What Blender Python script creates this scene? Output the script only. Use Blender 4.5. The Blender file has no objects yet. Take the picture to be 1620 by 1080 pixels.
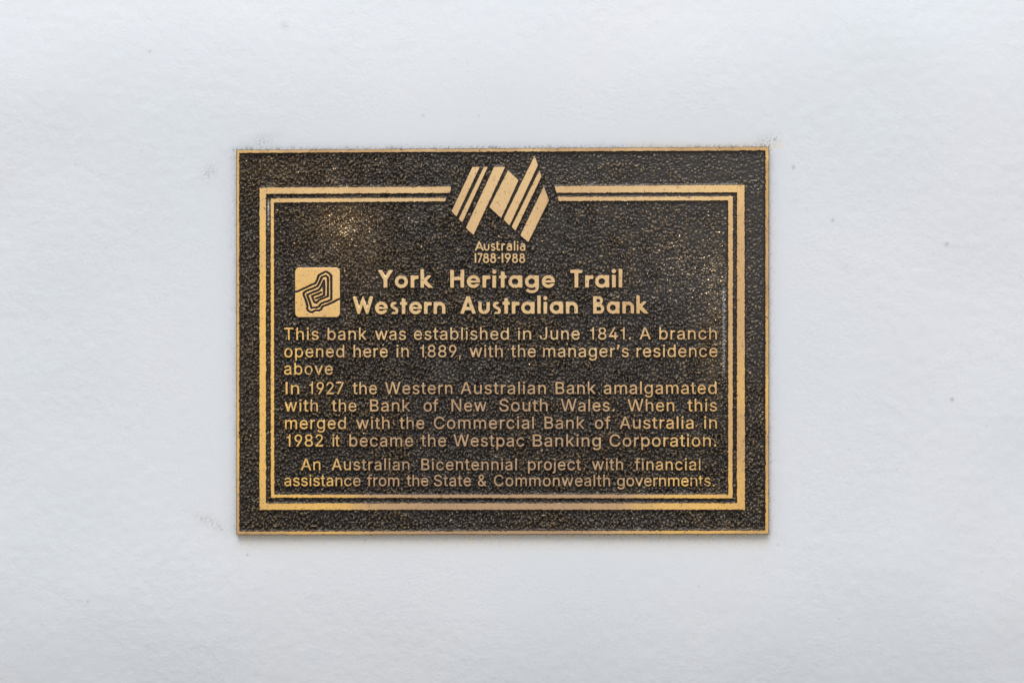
import bpy, math, json
import numpy as np
from mathutils import Matrix, Vector
sc = bpy.context.scene
col = sc.collection
rad = math.radians

# ---------------------------------------------------------------- camera
CX, CY, CZ = 0.0604250, -1.910282, -0.0052799
YAW, PITCH, ROLL = 0.0273871, 0.0026450, 0.0022856
CAMR = Matrix.Rotation(YAW, 3, 'Z') @ Matrix.Rotation(PITCH, 3, 'X') @ Matrix.Rotation(ROLL, 3, 'Y')
cam_data = bpy.data.cameras.new('camera')
cam_data.lens = 85; cam_data.sensor_width = 36; cam_data.clip_start = 0.01; cam_data.clip_end = 3000
cam = bpy.data.objects.new('camera', cam_data); col.objects.link(cam)
cam.matrix_world = Matrix.Translation((CX, CY, CZ)) @ (CAMR @ Matrix.Rotation(rad(90), 3, 'X')).to_4x4()
sc.camera = cam
cam_data.dof.use_dof = False

# ---------------------------------------------------------------- daylight
SUN_EL, SUN_AZ = rad(54), rad(-14)       # azimuth: 0 = straight in front of the wall, negative = from the left
w = bpy.data.worlds.new('World'); sc.world = w; w.use_nodes = True
nt = w.node_tree; nt.nodes.clear()
sky = nt.nodes.new('ShaderNodeTexSky'); sky.sky_type = 'NISHITA'; sky.sun_disc = False
sky.sun_elevation = SUN_EL; sky.sun_rotation = math.pi + SUN_AZ
sky.air_density = 1.0; sky.dust_density = 3.0; sky.ozone_density = 1.0
bg = nt.nodes.new('ShaderNodeBackground'); bg.inputs['Strength'].default_value = 0.128
wo = nt.nodes.new('ShaderNodeOutputWorld')
nt.links.new(sky.outputs[0], bg.inputs[0]); nt.links.new(bg.outputs[0], wo.inputs[0])
sd = bpy.data.lights.new('sun', 'SUN'); sd.energy = 1.75; sd.angle = rad(34); sd.color = (1.0, 0.95, 0.88)
so = bpy.data.objects.new('sun', sd); col.objects.link(so)
sdir = Vector((math.sin(SUN_AZ)*math.cos(SUN_EL), -math.cos(SUN_AZ)*math.cos(SUN_EL), math.sin(SUN_EL)))
so.rotation_euler = sdir.to_track_quat('Z', 'Y').to_euler(); so.location = sdir*5
sc.view_settings.view_transform = 'Standard'; sc.view_settings.look = 'None'
sc.view_settings.gamma = 1.0; sc.view_settings.exposure = EXPOSURE = 0.30
sc.cycles.max_bounces = 6

# ---------------------------------------------------------------- layout: survey marks on the plaque face (plane y = 0)
FPX = 1620*85/36
def P(px, py):
    """point of the plaque's face plane for a survey mark"""
    d = CAMR @ Vector(((px-810)/FPX, 1.0, (540-py)/FPX))
    t = -CY/d.y
    return (CX+t*d.x, CZ+t*d.z)
PX = 0.0005                               # half a millimetre: the survey unit
FLOOR = 0.0021                            # depth of the cast background behind the polished faces
WALLY = 0.0042                            # wall surface behind the faces

# ---------------------------------------------------------------- noise helpers
def filt(n, lo, hi, seed, ang=None, ratio=1.0):
    """tileable band-passed noise, wavelengths lo..hi samples"""
    r = np.random.default_rng(seed); f = np.fft.rfft2(r.standard_normal((n, n)))
    ky = np.fft.fftfreq(n)[:, None]; kx = np.fft.rfftfreq(n)[None, :]
    if ang is not None:
        c, s = math.cos(ang), math.sin(ang)
        kx, ky = (kx*c+ky*s)*ratio, (-kx*s+ky*c)/ratio
    k = np.hypot(kx, ky)
    a = np.exp(-(k*lo*0.5)**2)*(1-np.exp(-(k*hi*0.5)**2))
    g = np.fft.irfft2(f*a, s=(n, n)); return g/g.std()
def samp(g, x, y, cell):
    """bilinear lookup of a tile at world x, y; cell = size of a sample"""
    n = g.shape[0]; u = (x/cell) % n; v = (y/cell) % n
    i = np.floor(u).astype(int); j = np.floor(v).astype(int); fu = u-i; fv = v-j
    i %= n; j %= n; i2 = (i+1) % n; j2 = (j+1) % n
    return (g[j, i]*(1-fu)+g[j, i2]*fu)*(1-fv)+(g[j2, i]*(1-fu)+g[j2, i2]*fu)*fv
def sstep(x, a, b):
    t = np.clip((x-a)/(b-a), 0, 1); return t*t*(3-2*t)
def blur(m, s):
    ky = np.fft.fftfreq(m.shape[0])[:, None]; kx = np.fft.rfftfreq(m.shape[1])[None, :]
    return np.fft.irfft2(np.fft.rfft2(m)*np.exp(-2*(math.pi*s)**2*(kx*kx+ky*ky)), s=m.shape)
def grid_mesh(name, xs, zs, Y):
    nx, nz = len(xs), len(zs)
    me = bpy.data.meshes.new(name)
    X, Z = np.meshgrid(xs, zs) if xs.ndim == 1 and zs.ndim == 1 else (xs, zs)
    nz, nx = X.shape
    co = np.stack([X, Y, Z], -1).reshape(-1, 3).astype(np.float32)
    i = np.arange((nz-1)*(nx-1)); r = i//(nx-1); c = i % (nx-1); a = r*nx+c
    q = np.stack([a, a+1, a+nx+1, a+nx], -1).astype(np.int32)
    me.vertices.add(len(co)); me.vertices.foreach_set('co', co.ravel())
    me.loops.add(q.size); me.loops.foreach_set('vertex_index', q.ravel())
    me.polygons.add(len(q)); me.polygons.foreach_set('loop_start', np.arange(len(q), dtype=np.int32)*4)
    me.polygons.foreach_set('use_smooth', np.ones(len(q), bool))
    me.update(); me.validate()
    return me
def attr(me, name, v):
    a = me.attributes.new(name, 'FLOAT', 'POINT'); a.data.foreach_set('value', v.ravel().astype(np.float32))
def link(name, me, parent=None, mat=None):
    o = bpy.data.objects.new(name, me); col.objects.link(o)
    if parent: o.parent = parent
    if mat: me.materials.append(mat)
    return o

# ---------------------------------------------------------------- materials
class NT:
    def __init__(s, name):
        s.m = bpy.data.materials.new(name); s.m.use_nodes = True; s.t = s.m.node_tree; s.t.nodes.clear()
        s.out = s.t.nodes.new('ShaderNodeOutputMaterial'); s.p = s.t.nodes.new('ShaderNodeBsdfPrincipled')
        s.t.links.new(s.p.outputs[0], s.out.inputs[0])
    def n(s, typ, **kw):
        n = s.t.nodes.new(typ)
        for k, v in kw.items():
            if isinstance(k, str) and k.startswith('in_'):
                s.put(n.inputs[int(k[3:]) if k[3:].isdigit() else k[3:].replace('_', ' ')], v)
            else: setattr(n, k, v)
        return n
    def put(s, sock, v):
        if isinstance(v, bpy.types.NodeSocket): s.t.links.new(v, sock)
        else: sock.default_value = v
    def math(s, op, a, b=0.0, c=0.0, clamp=False):
        n = s.t.nodes.new('ShaderNodeMath'); n.operation = op; n.use_clamp = clamp
        s.put(n.inputs[0], a); s.put(n.inputs[1], b); s.put(n.inputs[2], c); return n.outputs[0]
    def mix(s, f, a, b):
        n = s.t.nodes.new('ShaderNodeMix'); n.data_type = 'RGBA'
        s.put(n.inputs[0], f); s.put(n.inputs[6], a); s.put(n.inputs[7], b); return n.outputs[2]
    def noise(s, vec, scale, detail=2.0, rough=0.5, dist=0.0):
        n = s.n('ShaderNodeTexNoise', in_Scale=scale, in_Detail=detail, in_Roughness=rough, in_Distortion=dist)
        s.put(n.inputs['Vector'], vec); return n.outputs[0]
    def ramp(s, v, a, b, lo=0.0, hi=1.0):
        n = s.t.nodes.new('ShaderNodeMapRange'); n.interpolation_type = 'SMOOTHSTEP'
        s.put(n.inputs[0], v); s.put(n.inputs[1], a); s.put(n.inputs[2], b); s.put(n.inputs[3], lo); s.put(n.inputs[4], hi)
        return n.outputs[0]
    def pos(s): return s.n('ShaderNodeNewGeometry').outputs['Position']
    def att(s, name): return s.n('ShaderNodeAttribute', attribute_name=name).outputs['Fac']
    def stretch(s, vec, sx, sy, sz, rot=0.0):
        m = s.n('ShaderNodeMapping'); s.put(m.inputs[0], vec); m.inputs['Scale'].default_value = (sx, sy, sz)
        m.inputs['Rotation'].default_value = (0, rot, 0); return m.outputs[0]
    def bump(s, h, strength, dist, nrm=None):
        b = s.n('ShaderNodeBump', in_Strength=strength, in_Distance=dist); s.put(b.inputs['Height'], h)
        if nrm: s.put(b.inputs['Normal'], nrm)
        return b.outputs[0]
C = lambda r, g, b: (r, g, b, 1)

def bronze_parts(s, pos):
    """bare ground bronze with broad tarnish, painted-in reflections, fine brushing, small pits"""
    tarn = s.ramp(s.noise(pos, 9.0, 3, .55), .42, .64)
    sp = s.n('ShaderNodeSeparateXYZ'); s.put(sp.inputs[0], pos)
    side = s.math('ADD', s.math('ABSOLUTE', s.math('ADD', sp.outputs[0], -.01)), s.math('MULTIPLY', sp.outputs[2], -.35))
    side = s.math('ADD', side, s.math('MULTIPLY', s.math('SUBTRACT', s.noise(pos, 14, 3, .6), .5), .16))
    base = s.mix(s.ramp(side, .06, .22), C(.84, .585, .295), C(1.0, .62, .18))  # golden towards the sides: reflections painted into the base colour
    base = s.mix(s.math('MULTIPLY', tarn, .8), base, C(.66, .42, .21))
    fine = s.noise(pos, 420, 2, .6)
    base = s.mix(s.ramp(fine, .45, .75, 0, .30), base, C(.62, .42, .26))
    # dark reflection painted into the bronze colour, low in the middle
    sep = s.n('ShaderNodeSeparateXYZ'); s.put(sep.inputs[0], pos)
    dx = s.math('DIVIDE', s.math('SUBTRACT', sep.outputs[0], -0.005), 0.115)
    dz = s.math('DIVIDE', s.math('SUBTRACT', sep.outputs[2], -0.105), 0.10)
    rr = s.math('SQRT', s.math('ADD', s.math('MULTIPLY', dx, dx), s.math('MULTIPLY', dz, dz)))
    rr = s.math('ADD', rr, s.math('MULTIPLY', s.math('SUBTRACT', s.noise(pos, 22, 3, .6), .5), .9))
    dull_refl = s.ramp(rr, .55, 1.35, 0.88, 0.0)
    base = s.mix(dull_refl, base, C(.50, .335, .20))
    pits = s.math('MAXIMUM', s.ramp(s.noise(pos, 1000, 2, .6), .645, .68), s.ramp(s.noise(pos, 600, 2, .5), .665, .70))
    pz = s.ramp(s.math('SUBTRACT', s.noise(pos, 45, 3, .6), s.math('MULTIPLY', sep.outputs[2], .7)), .38, .58, .25, 1.0)
    pits = s.math('MULTIPLY', pits, pz)
    brush = s.noise(s.stretch(pos, 60, 400, 2600), 1.0, 2, .6)
    rough = s.math('ADD', s.math('MULTIPLY', s.math('SUBTRACT', brush, .5), .22), s.math('ADD', .40, s.math('MULTIPLY', dull_refl, .10)))
    return base, pits, rough, brush, sep

def mat_relief(name='ground_bronze', brown=0.0):
    s = NT(name); pos = s.pos()
    base, pits, rough, brush, sep = bronze_parts(s, pos)
    n1 = s.noise(pos, 900, 3, .6); n2 = s.noise(pos, 260, 2, .5)
    edge = s.math('ADD', s.math('MULTIPLY', s.math('SUBTRACT', n1, .5), .00068), s.math('MULTIPLY', s.math('SUBTRACT', n2, .5), .0005))
    d = s.math('ADD', sep.outputs[1], edge)
    bare = s.ramp(d, .00008, .00016, 1, 0)
    bare = s.math('MULTIPLY', bare, s.math('SUBTRACT', 1, pits))
    if brown:
        bn = s.noise(pos, 30, 4, .65); hi = s.math('ADD', s.math('MULTIPLY', sep.outputs[2], 1.2), s.math('MULTIPLY', sep.outputs[0], .35))
        bm = s.ramp(s.math('ADD', bn, hi), .48, .80, .12, brown)
        base = s.mix(bm, base, C(.40, .235, .11))
    coat = s.mix(s.ramp(n2, .4, .7), C(.006, .0035, .002), C(.022, .012, .005))
    coat = s.mix(s.ramp(d, .0001, .00032, 1, 0), coat, C(.11, .08, .05))
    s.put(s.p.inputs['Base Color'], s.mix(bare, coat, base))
    s.put(s.p.inputs['Metallic'], bare)
    s.put(s.p.inputs['Roughness'], s.math('ADD', s.math('MULTIPLY', bare, s.math('SUBTRACT', rough, .45)), .45))
    h = s.math('ADD', s.math('MULTIPLY', brush, .25), n1)
    s.put(s.p.inputs['Normal'], s.bump(h, .22, .00025))
    return s.m
def mat_coat():
    s = NT('dark_coated_casting'); pos = s.pos()
    rel = s.att('rel'); worn = s.att('worn'); lime = s.att('lime'); fine = s.att('chalky')
    n1 = s.noise(pos, 1300, 3, .6); n2 = s.noise(pos, 14, 3, .5)
    coat = s.mix(s.ramp(n2, .35, .65), C(.006, .0038, .0018), C(.010, .007, .0045))
    coat = s.mix(s.math('MULTIPLY', fine, .7), coat, C(.046, .042, .038))
    warm = s.att('warm')
    coat = s.mix(warm, coat, C(.16, .10, .045))
    tone = s.math('ADD', rel, s.math('MULTIPLY', s.math('SUBTRACT', n1, .5), .7))
    coat = s.mix(s.ramp(s.math('ADD', tone, s.math('SUBTRACT', s.math('MULTIPLY', worn, .6), s.math('MULTIPLY', fine, .5))), -.5, 1.5, 0, .85), coat, s.mix(s.ramp(n2, .4, .6), C(.125, .090, .050), C(.098, .080, .060)))
    nf = s.noise(pos, 1500, 1, .5)
    peak = s.math('ADD', s.math('ADD', nf, s.math('MULTIPLY', worn, .125)), s.math('MULTIPLY', rel, .035))
    fl = s.ramp(peak, .775, .82)
    colr = s.mix(fl, coat, C(.90, .66, .36))
    colr = s.mix(lime, colr, C(.62, .60, .56))
    s.put(s.p.inputs['Base Color'], colr)
    s.put(s.p.inputs['Metallic'], s.math('MULTIPLY', s.math('MAXIMUM', fl, s.math('ADD', s.ramp(tone, -.3, 1.6, 0, .45), s.math('MULTIPLY', warm, .6), clamp=True)), s.math('SUBTRACT', 1, lime)))
    s.put(s.p.inputs['Roughness'], s.math('ADD', .20, s.math('MULTIPLY', n1, .16)))
    s.p.inputs['Specular IOR Level'].default_value = .34
    s.put(s.p.inputs['Normal'], s.bump(n1, .2, .0004))
    return s.m
def mat_wall():
    s = NT('painted_render'); pos = s.pos(); dirt_shade = s.att('dirt_shade'); glow_stain = s.att('glow_stain'); calm = s.att('calm')
    big = s.noise(pos, 4.5, 3, .55); mid = s.noise(pos, 18, 4, .6)
    base = s.mix(s.ramp(big, .38, .62), C(.555, .600, .630), C(.575, .605, .632))
    base = s.mix(s.ramp(mid, .45, .70, 0, .22), base, C(.535, .575, .605))
    base = s.mix(glow_stain, base, C(.72, .60, .38))
    grime = s.ramp(s.noise(pos, 700, 3, .65), .35, .65)
    dd = s.math('MULTIPLY', dirt_shade, s.math('ADD', .45, s.math('MULTIPLY', grime, .75)), clamp=True)
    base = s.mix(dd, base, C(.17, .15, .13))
    s.put(s.p.inputs['Base Color'], base)
    s.p.inputs['Roughness'].default_value = .62; s.p.inputs['Specular IOR Level'].default_value = .35
    patch = s.ramp(s.noise(pos, 7, 3, .6), .40, .62, .35, 1.0)
    patch = s.math('MULTIPLY', patch, s.math('SUBTRACT', 1, s.math('MULTIPLY', calm, .8)))
    a = s.noise(s.stretch(pos, 1, 1, 1.3), 210, 3, .62, .4)
    b = s.noise(s.stretch(pos, 1, 1, 2.0, .25), 90, 3, .6, .8)
    ln = s.math('ABSOLUTE', s.math('SUBTRACT', b, .5))
    ln = s.ramp(ln, 0, .045, 1, 0)
    h = s.math('ADD', s.math('MULTIPLY', s.math('SUBTRACT', a, .5), 1.0), s.math('MULTIPLY', ln, s.math('MULTIPLY', s.ramp(s.noise(pos, 30, 2), .45, .6), .16)))
    h = s.math('MULTIPLY', h, patch)
    br = s.noise(s.stretch(pos, 1400, 1, 40), 1.0, 2, .6)
    h = s.math('ADD', h, s.math('MULTIPLY', br, s.math('ADD', .03, s.math('MULTIPLY', calm, .10))))
    s.put(s.p.inputs['Normal'], s.bump(h, .29, .0011))
    return s.m
def mat_ground():
    s = NT('concrete_paving'); pos = s.pos()
    s.put(s.p.inputs['Base Color'], s.mix(s.noise(pos, 3, 5, .6), C(.36, .34, .31), C(.46, .43, .39)))
    s.p.inputs['Roughness'].default_value = .85
    s.put(s.p.inputs['Normal'], s.bump(s.noise(pos, 120, 4), .4, .003))
    return s.m
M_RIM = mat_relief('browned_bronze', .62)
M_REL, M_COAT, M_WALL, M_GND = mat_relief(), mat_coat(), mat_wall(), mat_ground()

# ---------------------------------------------------------------- ground and wall
gx = 1500.0
gm = bpy.data.meshes.new('ground')
gm.from_pydata([(-gx, -gx, -1.5), (gx, -gx, -1.5), (gx, gx, -1.5), (-gx, gx, -1.5)], [], [(0, 1, 2, 3)])
go = link('ground', gm, None, M_GND); go['kind'] = 'structure'

def wall():
    def axis(lo, hi, far0, far1, step):
        mid = np.arange(lo, hi+step/2, step); out = []
        a = lo; d = step*2; L = []
        while a-d > far0: a -= d; L.append(a); d *= 1.25
        L.append(far0); R = []; b = hi; d = step*2
        while b+d < far1: b += d; R.append(b); d *= 1.25
        R.append(far1)
        return np.concatenate([L[::-1], mid, R])
    xs = axis(-.425, .435, -3.5, 3.5, .001); zs = axis(-.29, .29, -1.55, 2.2, .001)
    X, Z = np.meshgrid(xs, zs)
    slope = WALL_SLOPE
    zt = np.linspace(0, 3, 3001)                              # belly shaped into the wall so it grades brighter above, darker below
    sl = .018*np.tanh(zt/.15)+slope*sstep(zt, .155, .30); sl *= 1-sstep(zt, .33, .75)
    Y = WALLY + np.interp(np.abs(Z), zt, np.cumsum(sl)*.001)
    und = filt(256, 10, 60, 5); Y += samp(und, X, Z, .02)*.00045*sstep(np.hypot(X/.26, Z/.20), .8, 1.6)
    med = filt(256, 6, 26, 6); Y += samp(med, X+.3, Z, .003)*.00006*sstep(np.hypot(X/.24, Z/.19), .8, 1.4)
    # distance outside the plaque
    dx = np.maximum(np.abs(X)-.2105, 0); dz = np.maximum(np.abs(Z)-.1525, 0); D = np.hypot(dx, dz)
    calm = 1-sstep(D, .004, .030)
    near_r = 1-sstep(np.abs(X-.2185), .004, .012)
    f1 = filt(512, 3.0, 9, 7, .12, 1.5); f2 = filt(512, 2.2, 5, 8)
    patch = sstep(samp(filt(256, 12, 40, 9), X, Z, .006), -.8, 1.2)
    Y += (samp(f1, X, Z, .001)*.000055+samp(f2, X, Z, .0011)*.000025)*(.35+.65*patch)*(1-.75*calm)*(D > 0)
    # render is slightly built up against the plaque's right and left edges
    me = grid_mesh('wall', xs, zs, Y)
    n1 = samp(filt(512, 2.2, 7, 11), X, Z, .001); n2 = samp(filt(256, 8, 30, 12), X, Z, .0015)
    dirt_shade = np.zeros_like(X)
    def blob(px, py, r, a, rx=1.0, ang=0.0):
        x, z = P(px, py); u = (X-x); v = (Z-z); c, s_ = math.cos(ang), math.sin(ang)
        u, v = u*c+v*s_, -u*s_+v*c
        return a*np.exp(-((u/(r*rx*PX))**2+(v/(r*PX))**2))
    for px, py, r, a in ((447, 36, 6.5, .28), (1318, 348, 2.6, .55), (1499, 386, 2.6, .8), (1507, 632, 2.8, .85), (1256, 264, 2.8, .7),
                         (1393, 302, 1.6, .35), (1478, 400, 1.4, .4), (136, 952, 2.2, .6), (233, 79, 2.0, .5), (390, 878, 2.0, .6),
                         (118, 259, 1.8, .4), (222, 239, 1.8, .4), (304, 894, 1.5, .3), (760, 1045, 1.6, .4), (1106, 928, 1.6, .35),
                         (668, 182, 2.0, .5), (757, 182, 1.8, .5), (1227, 220, 2.2, .6), (1340, 423, 5, .07), (1286, 527, 1.5, .3),
                         (984, 854, 1.6, .6), (1232, 862, 1.8, .5), (62, 990, 1.6, .4), (930, 1010, 1.4, .35), (1120, 118, 1.5, .3),
                         (1555, 905, 1.6, .4), (1420, 742, 1.4, .3), (1330, 980, 1.6, .35), (70, 505, 1.5, .3), (215, 640, 1.4, .3)):
        dirt_shade += blob(px, py, r, a*.85)
    rg = np.random.default_rng(3)
    for _ in range(30):
        dirt_shade += blob(rg.uniform(0, 1620), rg.uniform(0, 1080), rg.uniform(.9, 1.5), rg.uniform(.08, .25))
    for px, py, r, rx, ang, a in ((330, 272, 11, 1.6, .9, .34), (326, 823, 9, 2.6, -.45, .34), (345, 835, 5, 2, -.6, .3), (1335, 418, 6, 2.6, -.5, .12),
                                  (1215, 222, 12, 1.8, .3, .38), (415, 222, 10, 2.5, .35, .36), (1262, 318, 4, 3, 0, .12)):
        dirt_shade += blob(px, py, r, a, rx, ang)*np.clip(.4+.7*n1, 0, 1.6)
    # soil that settled along the plaque's edge, and soft shade painted beside it
    top = (Z > .15)*(np.abs(X) < .214)*np.exp(-((Z-.1525)/.0036)**2)
    dirt_shade += top*np.clip(.04+.16*n1+.25*sstep(n2, 0, 1.5), 0, .8)
    dirt_shade += (D > 0)*np.exp(-(D/.0016)**2)*np.clip(.10+.20*n1, 0, .5)
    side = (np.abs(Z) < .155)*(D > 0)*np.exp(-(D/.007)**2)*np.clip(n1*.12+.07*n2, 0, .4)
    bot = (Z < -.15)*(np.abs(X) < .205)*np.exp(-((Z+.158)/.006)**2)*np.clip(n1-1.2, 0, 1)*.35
    dirt_shade += side+bot+(np.abs(Z) < .156)*(D > 0)*np.exp(-(D/.011)**2)*.05  # last term paints the soft shade left and right of the plaque
    glow_stain = (Z < -.1515)*(np.abs(X+.0) < .2105)*np.exp(-(np.maximum(-.1525-Z, 0)/.0085)**1.5)*(.55+.10*n2)  # warm glow under the plaque, painted into the wall colour
    glow_stain += (Z > .1515)*(X > .10)*(X < .225)*np.exp(-((Z-.1525)/.005)**2)*.25
    sl = samp(filt(512, 2.4, 7, 50, .08, .55), X, Z, .001); dirt_shade += np.clip(sl-2.3, 0, 1.2)*.16*(.3+.7*patch)*(D > .004)
    attr(me, 'dirt_shade', np.clip(dirt_shade, 0, 1)); attr(me, 'glow_stain', np.clip(glow_stain, 0, 1)); attr(me, 'calm', calm)
    o = link('wall', me, None, M_WALL); o['kind'] = 'structure'
WALL_SLOPE = 0.24
wall()

# ---------------------------------------------------------------- the plaque
plaque = bpy.data.objects.new('plaque', None); col.objects.link(plaque)
plaque.location = (0, 0, -.1522)
plaque['label'] = 'cast bronze plaque with raised golden lettering on dark pebbled ground, fixed to the white wall'
plaque['category'] = 'plaque'
OFF = Vector((0, 0, .1522))
SHAPES = []                                # outlines of everything raised, for the casting's fillets

def densify(loop, step, jit, rg):
    out = []
    n = len(loop)
    for i in range(n):
        a = np.array(loop[i]); b = np.array(loop[(i+1) % n]); L = np.hypot(*(b-a)); k = max(1, int(round(L/step)))
        nrm = np.array([-(b-a)[1], (b-a)[0]])/max(L, 1e-9)
        for j in range(k):
            out.append(tuple(a+(b-a)*j/k+nrm*(rg.normal()*jit+(rg.random() < .05)*rg.uniform(1, 4)*jit)*(j > 0)))
    return out
def round_poly(loop, r, k=3):
    out = []; n = len(loop)
    for i in range(n):
        p = np.array(loop[i-1]); q = np.array(loop[i]); s = np.array(loop[(i+1) % n])
        u = (p-q)/np.hypot(*(p-q)); v = (s-q)/np.hypot(*(s-q))
        rr = min(r, .45*np.hypot(*(p-q)), .45*np.hypot(*(s-q)))
        a, b = q+u*rr, q+v*rr
        for t in np.linspace(0, 1, k+1): out.append(tuple((1-t)**2*a+2*t*(1-t)*q+t*t*b))
    return out
def raised(name, loops, depth, bevel, grow=0.0):
    """loops (plane x, z in metres) -> solid whose face is at y=0 and whose foot is sunk into the casting"""
    cu = bpy.data.curves.new(name, 'CURVE'); cu.dimensions = '2D'; cu.fill_mode = 'BOTH'
    for lp in loops:
        sp = cu.splines.new('POLY'); sp.points.add(len(lp)-1)
        sp.points.foreach_set('co', np.array([(x, z, 0, 1) for x, z in lp], np.float32).ravel()); sp.use_cyclic_u = True
    cu.bevel_depth = bevel; cu.bevel_resolution = 0; cu.extrude = depth/2-bevel; cu.offset = -bevel+grow
    ob = bpy.data.objects.new(name, cu); col.objects.link(ob)
    dg = bpy.context.evaluated_depsgraph_get(); dg.update()
    me = bpy.data.meshes.new_from_object(ob.evaluated_get(dg), depsgraph=dg)
    bpy.data.objects.remove(ob); bpy.data.curves.remove(cu)
    me.transform(Matrix(((1, 0, 0, 0), (0, 0, -1, depth/2), (0, 1, 0, 0), (0, 0, 0, 1))))
    me.name = name; me.materials.clear(); me.materials.append(M_REL)
    return me
DEPTH = FLOOR+.0012

def flat_part(name, pts_px, r=0.0, bevel=.00042, label=None, step=.0009, jit=.00015, seed=0, close=True):
    rg = np.random.default_rng(seed+17)
    lp = [P(*p) for p in pts_px]
    if r: lp = round_poly(lp, r*PX)
    lp = densify(lp, step, jit, rg)
    SHAPES.append([lp])
    me = raised(name, [lp], DEPTH, bevel, .00018)
    me.transform(Matrix.Translation(OFF))
    o = link(name, me, plaque)
    if label: o['label'] = label
    return o
# border lines: two bands, both open at the top where the emblem stands
flat_part('border_line', [(714, 295.3), (711.8, 305.6), (421, 307), (420.8, 795.7), (1165.6, 795.4), (1165.8, 304.5), (880, 305.4), (877, 294.6),
                          (1178, 292.4), (1178.9, 805.8), (410.2, 806.2), (410.4, 296.7)], label='wide outer bronze border line, open at the emblem', seed=1)
flat_part('border_line', [(706.3, 313), (704.4, 318.8), (433.6, 320.7), (434.0, 782.0), (1152.0, 781.6), (1151.7, 317.3), (883.5, 318.2), (881.6, 311.4),
                          (1159.8, 310.5), (1159.2, 788.0), (428.3, 786.9), (428.0, 314.0)], label='narrow inner bronze border line, open at the emblem', seed=2)
Z2 = lambda L: [(690+x/5.685, 236+y/5.685) for x, y in L]
for k, L in enumerate(([(325, 159), (394, 159), (183, 610), (135, 560)], [(428, 159), (467, 159), (235, 662), (201, 630)],
          [(520, 159), (623, 159), (336, 775), (265, 708)], [(646, 188), (743, 280), (585, 622), (476, 522)],
          [(886, 54), (918, 145), (660, 690), (603, 632)], [(928, 188), (950, 245), (714, 737), (677, 698)],
          [(968, 332), (1016, 460), (830, 838), (755, 775)])):
    flat_part('emblem_stripe', Z2(L), r=1.6, seed=10+k, jit=.00006)

# outer rim of the plate: a ring, polished on its face
rgm = np.random.default_rng(5)
RIM_O = [P(374.0, 237.3), P(1216.6, 232.4), P(1216.2, 844.2), P(374.0, 845.2)]
RIM_I = [P(379.0, 242.6), P(1210.3, 238.8), P(1210.3, 838.3), P(379.2, 839.8)]
def rim():
    a = densify(RIM_O, .0015, .00006, rgm); b = densify(RIM_I, .0015, .00014, rgm)
    me = raised('rim', [a, b], WALLY+.0036, .00052, .00012)
    me.transform(Matrix.Translation(OFF))
    # the plate's thin flank was never blackened as evenly as the letters: same material
    me.materials.clear(); me.materials.append(M_RIM)
    link('rim', me, plaque)
    SHAPES.append([a, b])
rim()

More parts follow.
